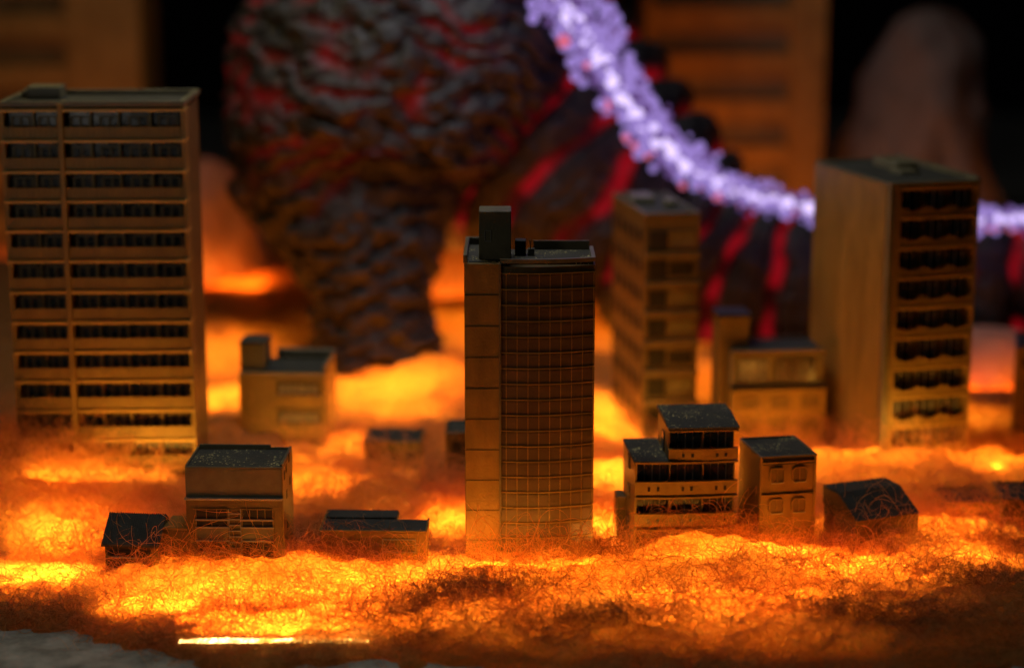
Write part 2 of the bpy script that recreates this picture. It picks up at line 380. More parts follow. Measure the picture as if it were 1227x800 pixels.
# ================================================================== LOW BLOCK behind right
def low_block():
    yaw = R(6); loc, hz, W, _ = place(879, 423, 12.1, yaw, 992); D = .36
    t = empty('shop_building', loc, yaw, 'orange brown block with dark top storey and square rooftop shed, beside the right tower', 'building')
    zs = zat(loc, 466)
    MB().box(0, W, 0, D, 0, zs).build('wall', PLAS, t, .004)
    MB().box(0, W-.02, .03, D, zs, hz).build('upper_storey', PLAG, t, .004)
    MB().box(-.005, W, -.012, .05, zs-.012, zs+.015).build('ledge', DARK, t)
    MB().box(-.01, W, .0, .04, hz-.02, hz+.012).build('cornice', PLAD, t, .004)
    for k in range(2):
        a = W*(.06+.40*k); g = MB().box(a, a+W*(.30 if k == 0 else .42), .018, .032, zs+.035, hz-.05).build('window', GLAS, t)
        f = MB()
        for j in range(5): f.box(a+.02+j*W*.07, a+.026+j*W*.07, .012, .02, zs+.035, hz-.05)
        f.build('frame', GREY, g)
    for r_ in range(3):
        for k in range(3):
            x0 = W*(.07+.32*k); z1 = zat(loc, 475+29*r_); z0 = zat(loc, 491+29*r_)
            g = MB().prism(rrect(x0+.01, x0+W*.22, z0+.01, z1-.01, .018), -.003, .002, 'y').build('window', PLAD, t)
            f = MB(); ring(f, rrect(x0, x0+W*.22+.01, z0, z1, .025), rrect(x0+.01, x0+W*.22, z0+.01, z1-.01, .018), -.010, .001); f.build('frame', PLAS, g)
    MB().box(.01, W-.03, .05, D-.01, hz, hz+.006).build('roof', ROOP, t)
    zt = hz+.21
    MB().box(-.07, .13, .12, .34, 0, zt).build('stair_shed', PLAD, t, .005)
    MB().box(-.08, .14, .11, .35, zt, zt+.02).build('shed_roof', DARK, t, .004)
    for k in range(7):
        pass
    r = MB()
    for k in range(12): r.box(.17+k*.033, .175+k*.033, .2, .205, hz, hz+.06)
    r.box(.17, .56, .198, .207, hz+.055, hz+.063); r.build('railing', PLAD, t)
low_block()
# ================================================================== SMALL BLOCK behind left (with shed)
def left_block():
    yaw = R(-3.5); loc, hz, W, _ = place(286, 446, 12.0, yaw, 390); D = .42
    t = empty('office_building', loc, yaw, 'small tan office block with three windows and corner shed, right of the left tower', 'building')
    MB().box(0, W, 0, D, 0, hz).build('wall', PLAS, t, .004)
    MB().box(.01, W-.01, .015, D-.01, hz, hz+.004).build('roof', ROOP, t)
    MB().box(W*.32, W, D-.04, D, hz+.001, hz+.07).box(W-.02, W, .02, D-.04, hz+.001, hz+.05).build('parapet', PLAG, t, .004)
    MB().box(.0, .165, .05, .26, hz+.001, hz+.175).build('stair_shed', PLAG, t, .004)
    MB().box(-.004, .169, .046, .264, hz+.176, hz+.19).build('shed_roof', ROOP, t, .003)
    for py in (456, 490, 524, 556):
        z1 = zat(loc, py); z0 = zat(loc, py+14); a, b = W*.42, W*.95
        g = MB().box(a+.008, b-.008, -.003, .003, z0, z1).build('window', DARK, t)
        f = MB(); f.box(a, b, -.014, -.002, z1, z1+.012); f.box(a, a+.01, -.012, -.002, z0, z1); f.box(b-.01, b, -.012, -.002, z0, z1)
        f.build('frame', PLAS, g)
        s_ = MB()
        for k in range(6): s_.box(a+.03+k*.042, a+.055+k*.042, -.007, -.0035, z0+.004, z1-.02)
        s_.build('blind', GREY, g)
        bl = MB().box(a, b, -.022, .0, z0-.012, z0-.001)
        for k in range(5): bl.box(a+.01+k*.055, a+.04+k*.055, -.014, 0, z0-.06, z0-.02)
        bl.build('sill', PLAS, t, .002)
left_block()
# ================================================================== HOUSES
def flat_house():   # the two-part flat house with parapet front, left (220-355)
    yaw = R(-1.5); loc, hz, W, _ = place(221, 561, 9.75, yaw, 338); D = .37
    t = empty('shop_house', loc, yaw, 'dark olive flat roofed shop house with window grid and ladder before the left tower', 'building')
    zl = zat(loc, 597); k = W/117.0
    MB().box(0, W-.004, .0, D, 0, zl).build('wall', PLAD, t, .003)
    MB().box(W-.0035, W+.001, .004, D, 0, hz-.002).build('side_wall', PLAS, t)
    MB().box(0, W-.004, .006, D-.001, zl+.001, hz).build('upper_wall', PLAG, t, .003)
    MB().box(-.006, W+.0, -.012, .02, zl-.006, zl+.008).build('ledge', GREY, t, .003)
    MB().box(.012, W-.014, .02, D-.012, hz, hz+.004).build('roof', ROOF, t)
    p = MB(); p.box(0, W, .004, .018, hz+.001, hz+.008); p.box(0, .012, .018, D, hz+.001, hz+.014); p.box(W-.014, W, .018, D, hz+.001, hz+.02); p.box(.012, W*.78, D-.012, D, hz+.001, hz+.03); p.box(W*.78, W-.014, D-.012, D, hz+.001, hz+.016)
    p.build('parapet', PLAG, t, .002)
    def X(zx): return (zx-573)/512.0*W
    def Z(zy): return zat(loc, 520+zy/4.382)
    for a, b, z0, z1, nv in ((625, 790, 442, 390, 3), (868, 1030, 442, 390, 4), (625, 790, 482, 450, 2), (868, 1030, 482, 450, 3), (625, 790, 552, 490, 1), (868, 1030, 552, 490, 2), (640, 790, 612, 560, 3), (868, 1030, 640, 560, 3)):
        x0, x1, za, zb = X(a), X(b), Z(z0), Z(z1)
        g = MB().box(x0, x1, -.002, .002, za, zb).build('window', PLAG if z0 == 552 else DARK, t)
        f = MB(); f.box(x0-.002, x1+.002, -.007, -.001, zb-.002, zb+.002)
        for j in range(nv+1):
            x = x0+(x1-x0)*j/nv; f.box(x-.0015, x+.0015, -.0065, -.001, za, zb-.002)
        f.build('frame', PLAS, g)
        MB().box(x0-.004, x1+.004, -.012, -.001, za-.006, za).build('sill', GREY, g)
    x0, x1 = X(797), X(862); l = MB()
    l.box(x0, x0+.003, -.01, -.002, 0, Z(388)); l.box(x1-.003, x1, -.01, -.002, 0, Z(388))
    for j in range(12):
        z = Z(412+30*j)
        if z > 0: l.box(x0+.003, x1-.003, -.011, -.004, z-.003, z+.002)
    l.build('ladder', GREY, t)
    for (yy, py) in ((.05, 571), (.12, 567), (.23, 561), (.12, 598), (.12, 636), (.25, 590)):
        z = zat(loc, py); MB().box(W, W+.003, yy*D/.37, yy*D/.37+.035, z-.03, z+.015).build('window', DARK, t)
flat_house()
def tile_house():   # small house with dark gabled roof at left
    yaw = R(-6); loc, ez, W, _ = place(121, 650, 9.72, yaw, 190); D = .30
    t = empty('small_house', loc, yaw, 'small dark house with ribbed sloping roof half sunk in wool, far left foreground', 'house')
    MB().box(.012, W-.01, .02, D-.02, 0, ez-.012).build('wall', PLAD, t, .003)
    rh = .115
    r = MB().prism([(0, ez-.008), (D*.55, ez+rh), (D, ez-.0), (D, ez-.012), (D*.55, ez+rh-.014), (0, ez-.02)], 0, W, 'x')
    for k in range(26):
        x = W*(k+.5)/26; r.prism([(0, ez-.0075), (D*.55, ez+rh+.0005), (D*.55, ez+rh+.004), (0, ez-.004)], x-.0025, x+.0025, 'x')
    r.build('roof', ROOP, t)
    MB().prism([(.03, ez-.014), (D*.55, ez+rh-.016), (D-.02, ez-.014)], W-.012, W-.004, 'x').build('gable', PLAS, t)
    for zz in (.055, .12, .17):
        if ez-zz > 0:
            g = MB().box(.03, W-.05, .012, .022, ez-zz-.02, ez-zz+.014).build('window', DARK, t)
            MB().box(.05+.2*(zz > .1)*0, W-.12, .0, .012, ez-zz-.026, ez-zz-.019).build('sill', GREY, g, .002)
    MB().box(W-.005, W+.16, .1, .3, 0, ez+.05).build('annex', PLAD, t, .004)
    MB().box(W-.008, W+.165, .095, .305, ez+.051, ez+.065).build('annex_roof', PLAS, t, .003)
tile_house()
def flat_low():     # low L roof house (383-515)
    yaw = R(-1.5); loc, hz, W, _ = place(383, 637, 9.85, yaw, 511); D = .36
    t = empty('low_house', loc, yaw, 'low tan house with black stepped flat roof, just left of the centre tower', 'house')
    MB().box(0, W, 0, D*.62, 0, hz).box(0, W*.70, D*.62+.001, D, 0, hz).build('wall', PLAS, t, .003)
    MB().box(.008, W-.008, .01, D*.62-.008, hz, hz+.004).box(.008, W*.7-.008, D*.62, D-.008, hz, hz+.012).build('roof', ROOP, t)
    p = MB(); p.box(-.003, W+.003, -.005, .008, hz+.001, hz+.012); p.box(W-.008, W+.003, .008, D*.62, hz+.001, hz+.012); p.box(-.003, .008, .008, D, hz+.001, hz+.012)
    p.build('parapet', PLAS, t, .002)
    for k in range(4):
        x = W*(.60+.07*k); MB().box(x, x+W*.055, -.003, .002, hz-.10, hz-.045).build('window', PLAD, t)
    f = MB(); ring(f, [(W*.585, hz-.11), (W*.9, hz-.11), (W*.9, hz-.035), (W*.585, hz-.035)], [(W*.59, hz-.105), (W*.895, hz-.105), (W*.895, hz-.04), (W*.59, hz-.04)], -.006, .001)
    f.build('window_surround', GREY, t)
    MB().box(W*.25, W*.25+.004, -.004, .002, hz-.09, hz-.04).box(W*.25, W*.4, -.004, .002, hz-.04, hz-.036).build('wall_trim', PLAD, t)
flat_low()
def terrace():      # balconied block 760-884
    yaw = R(4.5); loc, _, W, _ = place(761, 555, 10.05, yaw, 884)
    D = .46
    t = empty('balcony_building', loc, yaw, 'orange four storey block with balconies and a raised top floor under a speckled black roof', 'building')
    def Z(v): return zat(loc, 460+v/3.636)
    zr = Z(343); xs = W*.325; zt = Z(193)
    MB().box(0, W, .075, D, 0, zr-.012).build('wall', PLAS, t, .003)
    MB().box(0, .012, 0, .08, 0, zr-.012).build('side_fin', PLAS, t, .002)
    MB().box(xs+.004, W-.006, .085, D-.05, zr+.002, zt-.02).build('upper_wall', PLAS, t, .003)
    MB().box(xs, xs+.010, .02, .09, zr+.002, zt-.02).build('side_fin', PLAD, t, .002)
    MB().box(-.006, xs+.02, -.008, D+.006, zr, zr+.007).build('roof', ROOF, t)
    MB().prism([(-.012, zt+.0), (D*.5, zt+.022), (D-.04, zt+.018), (D-.04, zt+.006), (-.012, zt-.010)], xs-.006, W+.004, 'x').build('upper_roof', ROOF, t)
    MB().prism([(-.0125, zt-.016), (D*.5, zt-.012), (D*.5, zt-.020), (-.0125, zt-.024)], xs-.002, W, 'x').build('eave', PLAS, t)
    def bal(x0, x1, zb0, zb1, zw1, holes):
        h = zb1-zb0
        p = MB()
        K = 14   # gently bowed front
        pf = [(x0+(x1-x0)*k/K, -.014*math.sin(math.pi*k/K)-.004) for k in range(K+1)]
        p.prism(pf+[(x1, .014), (x0, .014)], zb0, zb1, 'z')
        p.prism([(x, y-.004) for x, y in pf]+[(x1, .016), (x0, .016)], zb1+.0005, zb1+.006, 'z')
        b = p.build('balcony', PLAS, t)
        for hx in holes:
            yy = -.014*math.sin(math.pi*(hx-x0)/(x1-x0))-.004
            MB().box(hx-.007, hx+.007, yy-.004, yy+.004, zb0+h*.32, zb0+h*.66).build('drain_hole', GLAS, b)
    def slab(x0, x1, z):
        K = 14; pf = [(x0+(x1-x0)*k/K, -.016*math.sin(math.pi*k/K)-.008) for k in range(K+1)]
        MB().prism(pf+[(x1, .08), (x0, .08)], z-.010, z, 'z').build('floor_slab', PLAS, t)
    def X(zx): return (zx-148)/447.0*W
    def glaz(x0, x1, z0, z1, nb, y):
        for k in range(nb):
            a = x0+(x1-x0)*k/nb+.006; b = x0+(x1-x0)*(k+1)/nb-.006
            g = MB().box(a, b, y-.01, y, z0, z1).build('window', GLAS, t)
            f = MB()
            for q_ in (.25, .5, .75): f.box(a+(b-a)*q_-.002, a+(b-a)*q_+.002, y-.014, y-.0105, z0, z1)
            f.build('frame', GREY, g)
            if k: MB().box(a-.009, a-.003, .02, y, z0, z1).build('partition', PLAS, t)
    holes = [X(v) for v in (208, 248, 355, 393, 502, 540)]
    for (sl, wt, bt, bb) in ((340, 352, 430, 482), (492, 502, 570, 620), (632, 642, 712, 760)):
        slab(0, W, Z(sl)); glaz(.012, W-.004, Z(bb), Z(wt), 3, .075)
        bal(0, W, Z(bb), Z(bt), Z(wt), holes)
    glaz(xs+.012, W-.008, zr+.002, zt-.026, 2, .085)
    x0 = xs+.0; p = [X(v) for v in (355, 395, 502, 540)]
    bal(xs, W, Z(334), Z(290), 0, p)
    for v in (380, 510, 650):
        z = Z(v)-.0; g = MB().box(-.004, .004, .18, .26, z-.04, z+.03).build('window', DARK, t); f = MB(); f.box(-.008, -.003, .21, .217, z-.04, z+.03); f.build('frame', GREY, g)
    MB().box(xs-.003, xs+.006, .17, .24, Z(330), Z(250)).build('window', GLAS, t)
    MB().box(-.055, -.004, .3, .42, 0, Z(560)).build('annex', PLAD, t, .003)
terrace()
def round_window_house():
    yaw = R(10.5); loc, hz, W, D = place(912, 549, 10.1, yaw, 979, pxb=887); D = min(D, .42)
    t = empty('small_house', loc, yaw, 'small orange two storey house with four rounded windows under a black roof', 'house')
    MB().box(0, W, 0.012, D, 0, hz).build('wall', PLAS, t, .003)
    MB().box(-.003, .0, .014, D, 0, hz-.002).build('side_wall', PLAD, t)
    for a in (0, W-.012): MB().box(a, a+.012, 0, .0115, 0, hz).build('pilaster', PLAS, t, .002)
    def Z(v): return zat(loc, 460+v/3.636)
    def X(v): return (v-700)/240.0*W
    MB().box(.012, W-.012, -.002, .0115, Z(350), Z(343)).build('ledge', PLAS, t, .001)
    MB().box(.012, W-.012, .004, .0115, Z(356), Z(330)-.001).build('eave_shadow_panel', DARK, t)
    MB().box(.012, W-.012, -.003, .0115, Z(492), Z(484)).build('ledge', PLAS, t, .001)
    for zt_, zb_ in ((370, 437), (505, 570)):
        for xa, xb in ((740, 806), (838, 902)):
            x0, x1, z0, z1 = X(xa), X(xb), Z(zb_), Z(zt_)
            g = MB().prism(rrect(x0+.008, x1-.008, z0+.008, z1-.008, .012), .006, .0125, 'y').build('window', PLAD, t)
            f = MB(); ring(f, rrect(x0, x1, z0, z1, .022), rrect(x0+.007, x1-.007, z0+.007, z1-.007, .015), .000, .0125)
            f.box((x0+x1)/2-.002, (x0+x1)/2+.002, .002, .006, z0+.007, z1-.007); f.build('frame', PLAS, g)
            MB().box(x0+.01, x1-.004, -.002, .006, z0-.001, z0+.006).build('sill', GREY, g, .001)
    MB().box(.012, W-.012, .014, D-.012, hz, hz+.003).build('roof', ROOF, t)
    p = MB(); p.box(-.004, W+.002, -.004, .012, hz+.001, hz+.010); p.box(W-.012, W+.002, .012, D, hz+.001, hz+.010); p.box(-.004, .008, .012, D, hz+.001, hz+.010); p.box(.008, W-.012, D-.01, D, hz+.001, hz+.012)
    p.build('parapet', PLAG, t, .002)
round_window_house()
def wedge_house():
    yaw = R(22); loc, bz, W, _ = place(1026, 624, 10.15, yaw, 1101)
    t = empty('small_house', loc, yaw, 'black sloping roof of a house sunk in orange wool, right foreground', 'house')
    MB().box(.0, W, .0, .34, 0, bz-.0).build('wall', PLAS, t, .003)
    rh = .105
    MB().prism([(-.005, bz+.001), (.2, bz+rh), (.36, bz+rh+.0), (.36, bz+.001)], .004, W, 'x').build('roof', ROOP, t)
    MB().prism([(.0, bz+.002), (.2, bz+rh-.004), (.35, bz+rh-.004), (.35, bz+.002)], -.003, .0035, 'x').build('gable', PLAD, t)
wedge_house()
def block(px, py, Y, yaw, px2, D, label, mat=PLAD, roof=ROOP, name='small_house', win=2, group=None):
    yaw = R(yaw); loc, hz, W, _ = place(px, py, Y, yaw, px2)
    t = empty(name, loc, yaw, label, 'house', group)
    MB().box(0, W, 0, D, 0, hz).build('wall', mat, t, .006)
    MB().box(.01, W-.01, .01, D-.01, hz, hz+.004).build('roof', roof, t)
    p = MB(); p.box(-.003, W+.003, -.004, .012, hz, hz+.014); p.box(-.003, .012, .012, D, hz, hz+.014); p.box(W-.012, W+.003, .012, D, hz, hz+.014); p.box(.012, W-.012, D-.012, D, hz, hz+.014); p.build('parapet', mat, t, .002)
    for k in range(win):
        x = W*(k+.25)/win; MB().box(x, x+W*.5/win, -.003, .003, max(.02, hz-.12), hz-.05).build('window', DARK, t)
    return t
block(436, 530, 11.6, -3, 504, .3, 'blurred brown block veiled by fuzzy wool, between the small office block and centre tower', win=3)
block(534, 520, 11.4, 0, 600, .3, 'blurred dark block half hidden behind the left edge of the centre tower')
block(1133, 604, 10.7, 2, 1196, .3, 'low brown block almost buried in wool, below the right tower', mat=PLAS)
block(1200, 600, 10.6, -6, 1262, .36, 'dark low block cut by the right edge of the photo', win=3)
block(1217, 418, 12.6, -14, 1330, .5, 'tall tan block cut off by the right edge of the photo behind the wool', mat=PLAS, name='office_building', win=3)
# ------------------------------------------------------------------ far background towers
def far_tower(px0, px1, Y, top, label, rows, mat, D=1.0, win=DARK):
    a = at(px0, 300, Y); b = at(px1, 300, Y); W = b.x-a.x; zt = at(px0, top, Y).z
    t = empty('background_tower', Vector((a.x, Y, 0)), 0, label, 'building')
    MB().box(0, W, 0.1, D, 0, zt).build('wall', mat, t, .01)
    MB().box(W*.80, W, 0, .1, 0, zt).build('pier', mat, t, .01)
    MB().box(0, W*.04, 0, .1, 0, zt).build('pier', mat, t, .01)
    nfl = int(zt/rows)
    for k in range(nfl):
        z = (k+.5)*rows
        MB().box(W*.04, W*.80, 0, .1, z, z+rows*.5).build('balcony', mat, t, .01)
        MB().box(W*.05, W*.79, .09, .12, z+rows*.5+.005, z+rows-.01).build('window', win, t)
    MB().box(-.03, W+.03, -.03, D+.03, zt, zt+.05).build('roof', ROOP, t)
far_tower(770, 982, 18.5, -90, 'huge out of focus golden tower rising behind the purple strand', .44, PLAS, win=PLAG)
far_tower(-260, 178, 19.5, -90, 'out of focus reddish brown tower behind the left apartment tower', .5, PLAS, win=PLAD)
# ================================================================== GROUND
gx = np.linspace(-14, 14, 500); gy = 5+29*np.linspace(0, 1, 500)**1.8
X, Yg = np.meshgrid(gx, gy); Z = (fbm(X*1.5, Yg*1.5, 0, 4, 3)-.5)*.05*np.clip((12-Yg), 0, 1)+(fbm(X*6, Yg*6, 0, 4, 13)-.5)*.05
def grid_mesh(name, P, mats, smooth=True, wrap=False):
    r, c, _ = P.shape; me = bpy.data.meshes.new(name)
    idx = np.arange(r*c).reshape(r, c)
    if wrap: idx = np.concatenate([idx, idx[:, :1]], 1)
    q = np.stack([idx[:-1, :-1], idx[:-1, 1:], idx[1:, 1:], idx[1:, :-1]], -1).reshape(-1, 4)
    me.vertices.add(r*c); me.vertices.foreach_set('co', P.reshape(-1).astype(np.float32))
    me.loops.add(q.size); me.loops.foreach_set('vertex_index', q.reshape(-1).astype(np.int32))
    me.polygons.add(len(q)); me.polygons.foreach_set('loop_start', np.arange(0, q.size, 4, dtype=np.int32))
    me.polygons.foreach_set('use_smooth', np.full(len(q), smooth)); me.update(calc_edges=True)
    for m_ in mats: me.materials.append(m_)
    return me, q
me, _ = grid_mesh('ground', np.stack([X, Yg, Z-.03], -1), [GROUND])
g = bpy.data.objects.new('ground', me); COL.objects.link(g); tag(g, kind='structure')
me, _ = grid_mesh('backdrop', np.stack([X[:2], np.full_like(X[:2], 33.9), np.array([[-1.0]*500, [22.0]*500])], -1), [pmat('black_cloth', (.004, .004, .005), (.008, .008, .01), .95, 4, .2, 20, .1)])
g = bpy.data.objects.new('backdrop', me); COL.objects.link(g); tag(g, kind='structure')
# ================================================================== WOOL
def smooth(a, b, x):
    t = np.clip((x-a)/(b-a), 0, 1); return t*t*(3-2*t)
def g2(x, y, cx, cy, sx, sy): return np.exp(-((x-cx)/sx)**2-((y-cy)/sy)**2)
MOUNDS = [  # px, py(base), rx, ry, height : heaps of wool
 (60, 615, .75, .35, .22), (-30, 640, .5, .5, .16), (280, 715, .6, .22, .10), (430, 700, .5, .2, .08), (180, 700, .35, .25, .06),
 (620, 720, .9, .18, .10), (930, 700, .8, .22, .12), (1080, 665, .5, .25, .10), (1180, 640, .4, .3, .02), (820, 690, .35, .15, .07),
 (465, 620, .25, .2, .07), (1000, 600, .9, .5, .12), (270, 560, .3, .3, .12), (1230, 590, .4, .5, .04)]
MG = [(gr(a, b).x, gr(a, b).y, c, d, e) for a, b, c, d, e in MOUNDS]
def edge_y(x):   # where the wool ends in front
    pts = [(-3.2, 9.42), (-2.35, 9.36), (-2.0, 9.14), (-1.6, 8.9), (-1.3, 8.80), (-.7, 8.82), (0, 8.72), (.6, 8.66), (1.2, 8.62), (1.9, 8.68), (2.6, 8.8), (4, 8.8)]
    return np.interp(x, [p[0] for p in pts], [p[1] for p in pts])
def hfun(x, y):
    d = y-edge_y(x)+.20*(fbm(x*2.3, y*2.3, 0, 3, 9)-.5)+.22*(fbm(x*8, y*8, 0, 3, 19)-.5)
    base = .085+.17*(fbm(x*1.3, y*1.3, 0, 4, 21)-.45)+.06*smooth(10.4, 11.5, y)+.07*(fbm(x*6, y*6, 0, 3, 5)-.5)
    for cx, cy, sx, sy, hh in MG: base = base+hh*g2(x, y, cx, cy, sx, sy)
    fine = .026*(fbm(x*22, y*22, 0, 3, 33)-.5)+.075*(fbm(x*9, y*9, 0, 2, 35)-.5)
    far = smooth(12.5, 16, y)*(.25*fbm(x*.8, y*.8, 4, 3, 2))
    return (np.clip(base, .05, 2)+fine+far)*smooth(-.02, .38, d) - .08*(1-smooth(-.05, .05, d))
nx, ny = 430, 480
ux = np.linspace(-5.2, 5.2, nx); uy = 8.4+ (19-8.4)*np.linspace(0, 1, ny)**1.7
X, Yg = np.meshgrid(ux, uy); Z = hfun(X, Yg)
me1, q1 = grid_mesh('w', np.stack([X, Yg, Z], -1), [])
V1 = np.stack([X, Yg, Z], -1).reshape(-1, 3)
def strands(n, xs, ys, zoff, length, curl, rad, seg=16, lift=0.0):
    """random curly fibres; returns verts, quads"""
    p = np.stack([xs, ys, hfun(xs, ys)+zoff], -1)
    d = rng.normal(size=(n, 3)); d[:, 2] *= .55; d /= np.linalg.norm(d, axis=1)[:, None]
    ax = rng.normal(size=(n, 3)); ax /= np.linalg.norm(ax, axis=1)[:, None]
    step = length/seg; pts = [p.copy()]; dirs = [d.copy()]
    k = curl*(0.5+rng.random(n))
    for i in range(seg):
        ax = ax+rng.normal(size=(n, 3))*.35; ax /= np.linalg.norm(ax, axis=1)[:, None]
        d = d+np.cross(ax, d)*(k*step)[:, None]; d[:, 2] += lift*step*6*(0.5-i/seg); d /= np.linalg.norm(d, axis=1)[:, None]
        p = p+d*step[:, None]
        hz_ = hfun(p[:, 0], p[:, 1]) if i % 4 == 3 else None
        if hz_ is not None: p[:, 2] = np.clip(p[:, 2], hz_-.01, hz_+.16+lift*.2)
        pts.append(p.copy()); dirs.append(d.copy())
    P = np.stack(pts, 1); Dd = np.stack(dirs, 1)
    up = np.array([.3, .2, 1.0]); s1 = np.cross(Dd, up); s1 /= np.linalg.norm(s1, axis=2)[..., None]+1e-9
    s2 = np.cross(Dd, s1)
    tap = np.sin(np.linspace(.25, math.pi-.25, seg+1))[None, :, None]
    rr = (rad*(0.6+.8*rng.random(n)))[:, None, None]*tap
    rings = [P+(s1*math.cos(a)+s2*math.sin(a))*rr for a in (0, 2.094, 4.188)]
    V = np.stack(rings, 2)                       # n, seg+1, 3, 3
    base = np.arange(n*(seg+1)*3).reshape(n, seg+1, 3)
    q = []
    for j in range(3):
        j2 = (j+1) % 3; q.append(np.stack([base[:, :-1, j], base[:, :-1, j2], base[:, 1:, j2], base[:, 1:, j]], -1).reshape(-1, 4))
    return V.reshape(-1, 3), np.concatenate(q)
sets = []
def sow(n, pxr, pyr, zoff, l, curl, rad, lift=0, seg=16):
    pts = np.array([tuple(gr(a, b, .12))[:2] for a, b in zip(rng.uniform(*pxr, n), rng.uniform(*pyr, n))])
    pts += rng.normal(size=pts.shape)*.03
    dens = fbm(pts[:, 0]*3, pts[:, 1]*3, 0, 3, 77); keep = (rng.random(n) < smooth(.25, .6, dens)*.85+.15) & (pts[:, 1] > edge_y(pts[:, 0])-.02)
    pts = pts[keep]; n = len(pts)
    sets.append(strands(n, pts[:, 0], pts[:, 1], rng.uniform(0, zoff, n), rng.uniform(*l, n), curl, rad, seg, lift))
sow(22000, (-80, 1300), (600, 765), .05, (.08, .4), 22, .00095, .2, 14)
sow(8500, (-80, 1300), (515, 625), .12, (.15, .5), 17, .0009, .5, 16)
sow(2200, (-40, 440), (700, 785), .02, (.15, .45), 18, .0012, .1, 16)
for a, b, c, d, n_ in ((-20, 220, 585, 640, 1200), (380, 560, 560, 620, 900), (950, 1240, 590, 650, 900), (640, 760, 560, 660, 500), (120, 360, 655, 690, 550), (750, 900, 640, 672, 300), (980, 1110, 628, 650, 110), (1120, 1240, 600, 650, 400), (390, 560, 560, 600, 500), (0, 130, 560, 620, 500), (880, 990, 635, 655, 120), (560, 720, 675, 700, 160)):
    sow(n_, (a, b), (c, d), .08, (.2, .6), 16, .0012, .7, 22)
sow(1300, (195, 455), (760, 776), .03, (.08, .3), 20, .0011, .3, 14)
n_light = len(sets)
def clump(px, py, rx, ry, n):   # denser, browner knots of wool lying on top
    c = gr(px, py, .12); k = rng.normal(size=(n, 2)); x = c.x+k[:, 0]*rx; y = c.y+k[:, 1]*ry
    ok = y > edge_y(x)+.02; x, y = x[ok], y[ok]; n = len(x)
    sets.append(strands(n, x, y, rng.uniform(0, .06, n), rng.uniform(.06, .3, n), 24, .0012, 12, .15))
for a in ((250, 690, .25, .05, 450), (700, 690, .3, .05, 600), (930, 690, .3, .06, 700), (340, 725, .3, .05, 350), (1080, 660, .25, .06, 500), (820, 715, .4, .06, 800), (100, 650, .2, .08, 450), (560, 715, .25, .07, 1700), (500, 735, .3, .05, 700), (430, 678, .16, .05, 1100), (640, 745, .4, .04, 600), (130, 585, .14, .08, 450), (30, 605, .10, .08, 500), (370, 668, .12, .05, 500),
          (760, 740, .25, .05, 600), (1020, 735, .3, .04, 800), (1150, 690, .3, .08, 900), (1215, 650, .12, .1, 600), (190, 745, .3, .05, 500), (40, 715, .3, .05, 600), (470, 545, .16, .16, 450), (900, 665, .3, .05, 500), (1060, 540, .3, .2, 700)):
    clump(*a)
# stray fibres lying on the low roofs
Vs = [V1]; Qs = [q1]; off = len(V1)
for v, q in sets: Vs.append(v); Qs.append(q+off); off += len(v)
VV = np.concatenate(Vs); QQ = np.concatenate(Qs)
me = bpy.data.meshes.new('wool'); me.vertices.add(len(VV)); me.vertices.foreach_set('co', VV.reshape(-1).astype(np.float32))
me.loops.add(QQ.size); me.loops.foreach_set('vertex_index', QQ.reshape(-1).astype(np.int32)); me.polygons.add(len(QQ))
me.polygons.foreach_set('loop_start', np.arange(0, QQ.size, 4, dtype=np.int32)); me.update(calc_edges=True)
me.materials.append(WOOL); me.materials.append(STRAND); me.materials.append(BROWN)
mi = np.ones(len(QQ), dtype=np.int32); mi[:len(q1)] = 0; mi[sum(len(q) for q in Qs[:1+n_light]):] = 2; me.polygons.foreach_set('material_index', mi)
me.polygons.foreach_set('use_smooth', np.ones(len(QQ), dtype=bool))
bpy.data.meshes.remove(me1)
wool = bpy.data.objects.new('wool', me); COL.objects.link(wool)
tag(wool, 'tangled orange wool lit from beneath that covers the ground between the model buildings like burning smoke', 'wool', kind='stuff')
print('wool verts', len(VV))
# ------------------------------------------------------------------ background heaps of wool smoke
def heap(name, px, py0, py1, Y, rx, label, mat, seed, dy=.8):
    a = at(px, py1, Y); zt = at(px, py0, Y).z; r = 120; c = 90
    th = np.linspace(0, 2*math.pi, c, endpoint=False); v = np.linspace(0, 1, r)
    T, Vv = np.meshgrid(th, v)
    zz = Vv*zt; prof = np.sqrt(np.clip(1-Vv**4, 0, 1))*(1-.25*Vv)
    x = np.cos(T)*prof; y = np.sin(T)*prof
    nn = fbm(x*1.8+seed, y*1.8, zz*1.1, 4, seed)-.5
    k = 1+nn*.9; P = np.stack([a.x+x*rx*k+.5*rx*(fbm(zz*.9, seed, 0, 2, seed)-.5), Y+y*dy*k, zz*(1+.1*nn)], -1)
    me, _ = grid_mesh(name, P, [mat], wrap=True)
    o = bpy.data.objects.new(name, me); COL.objects.link(o); return tag(o, label, 'wool smoke')
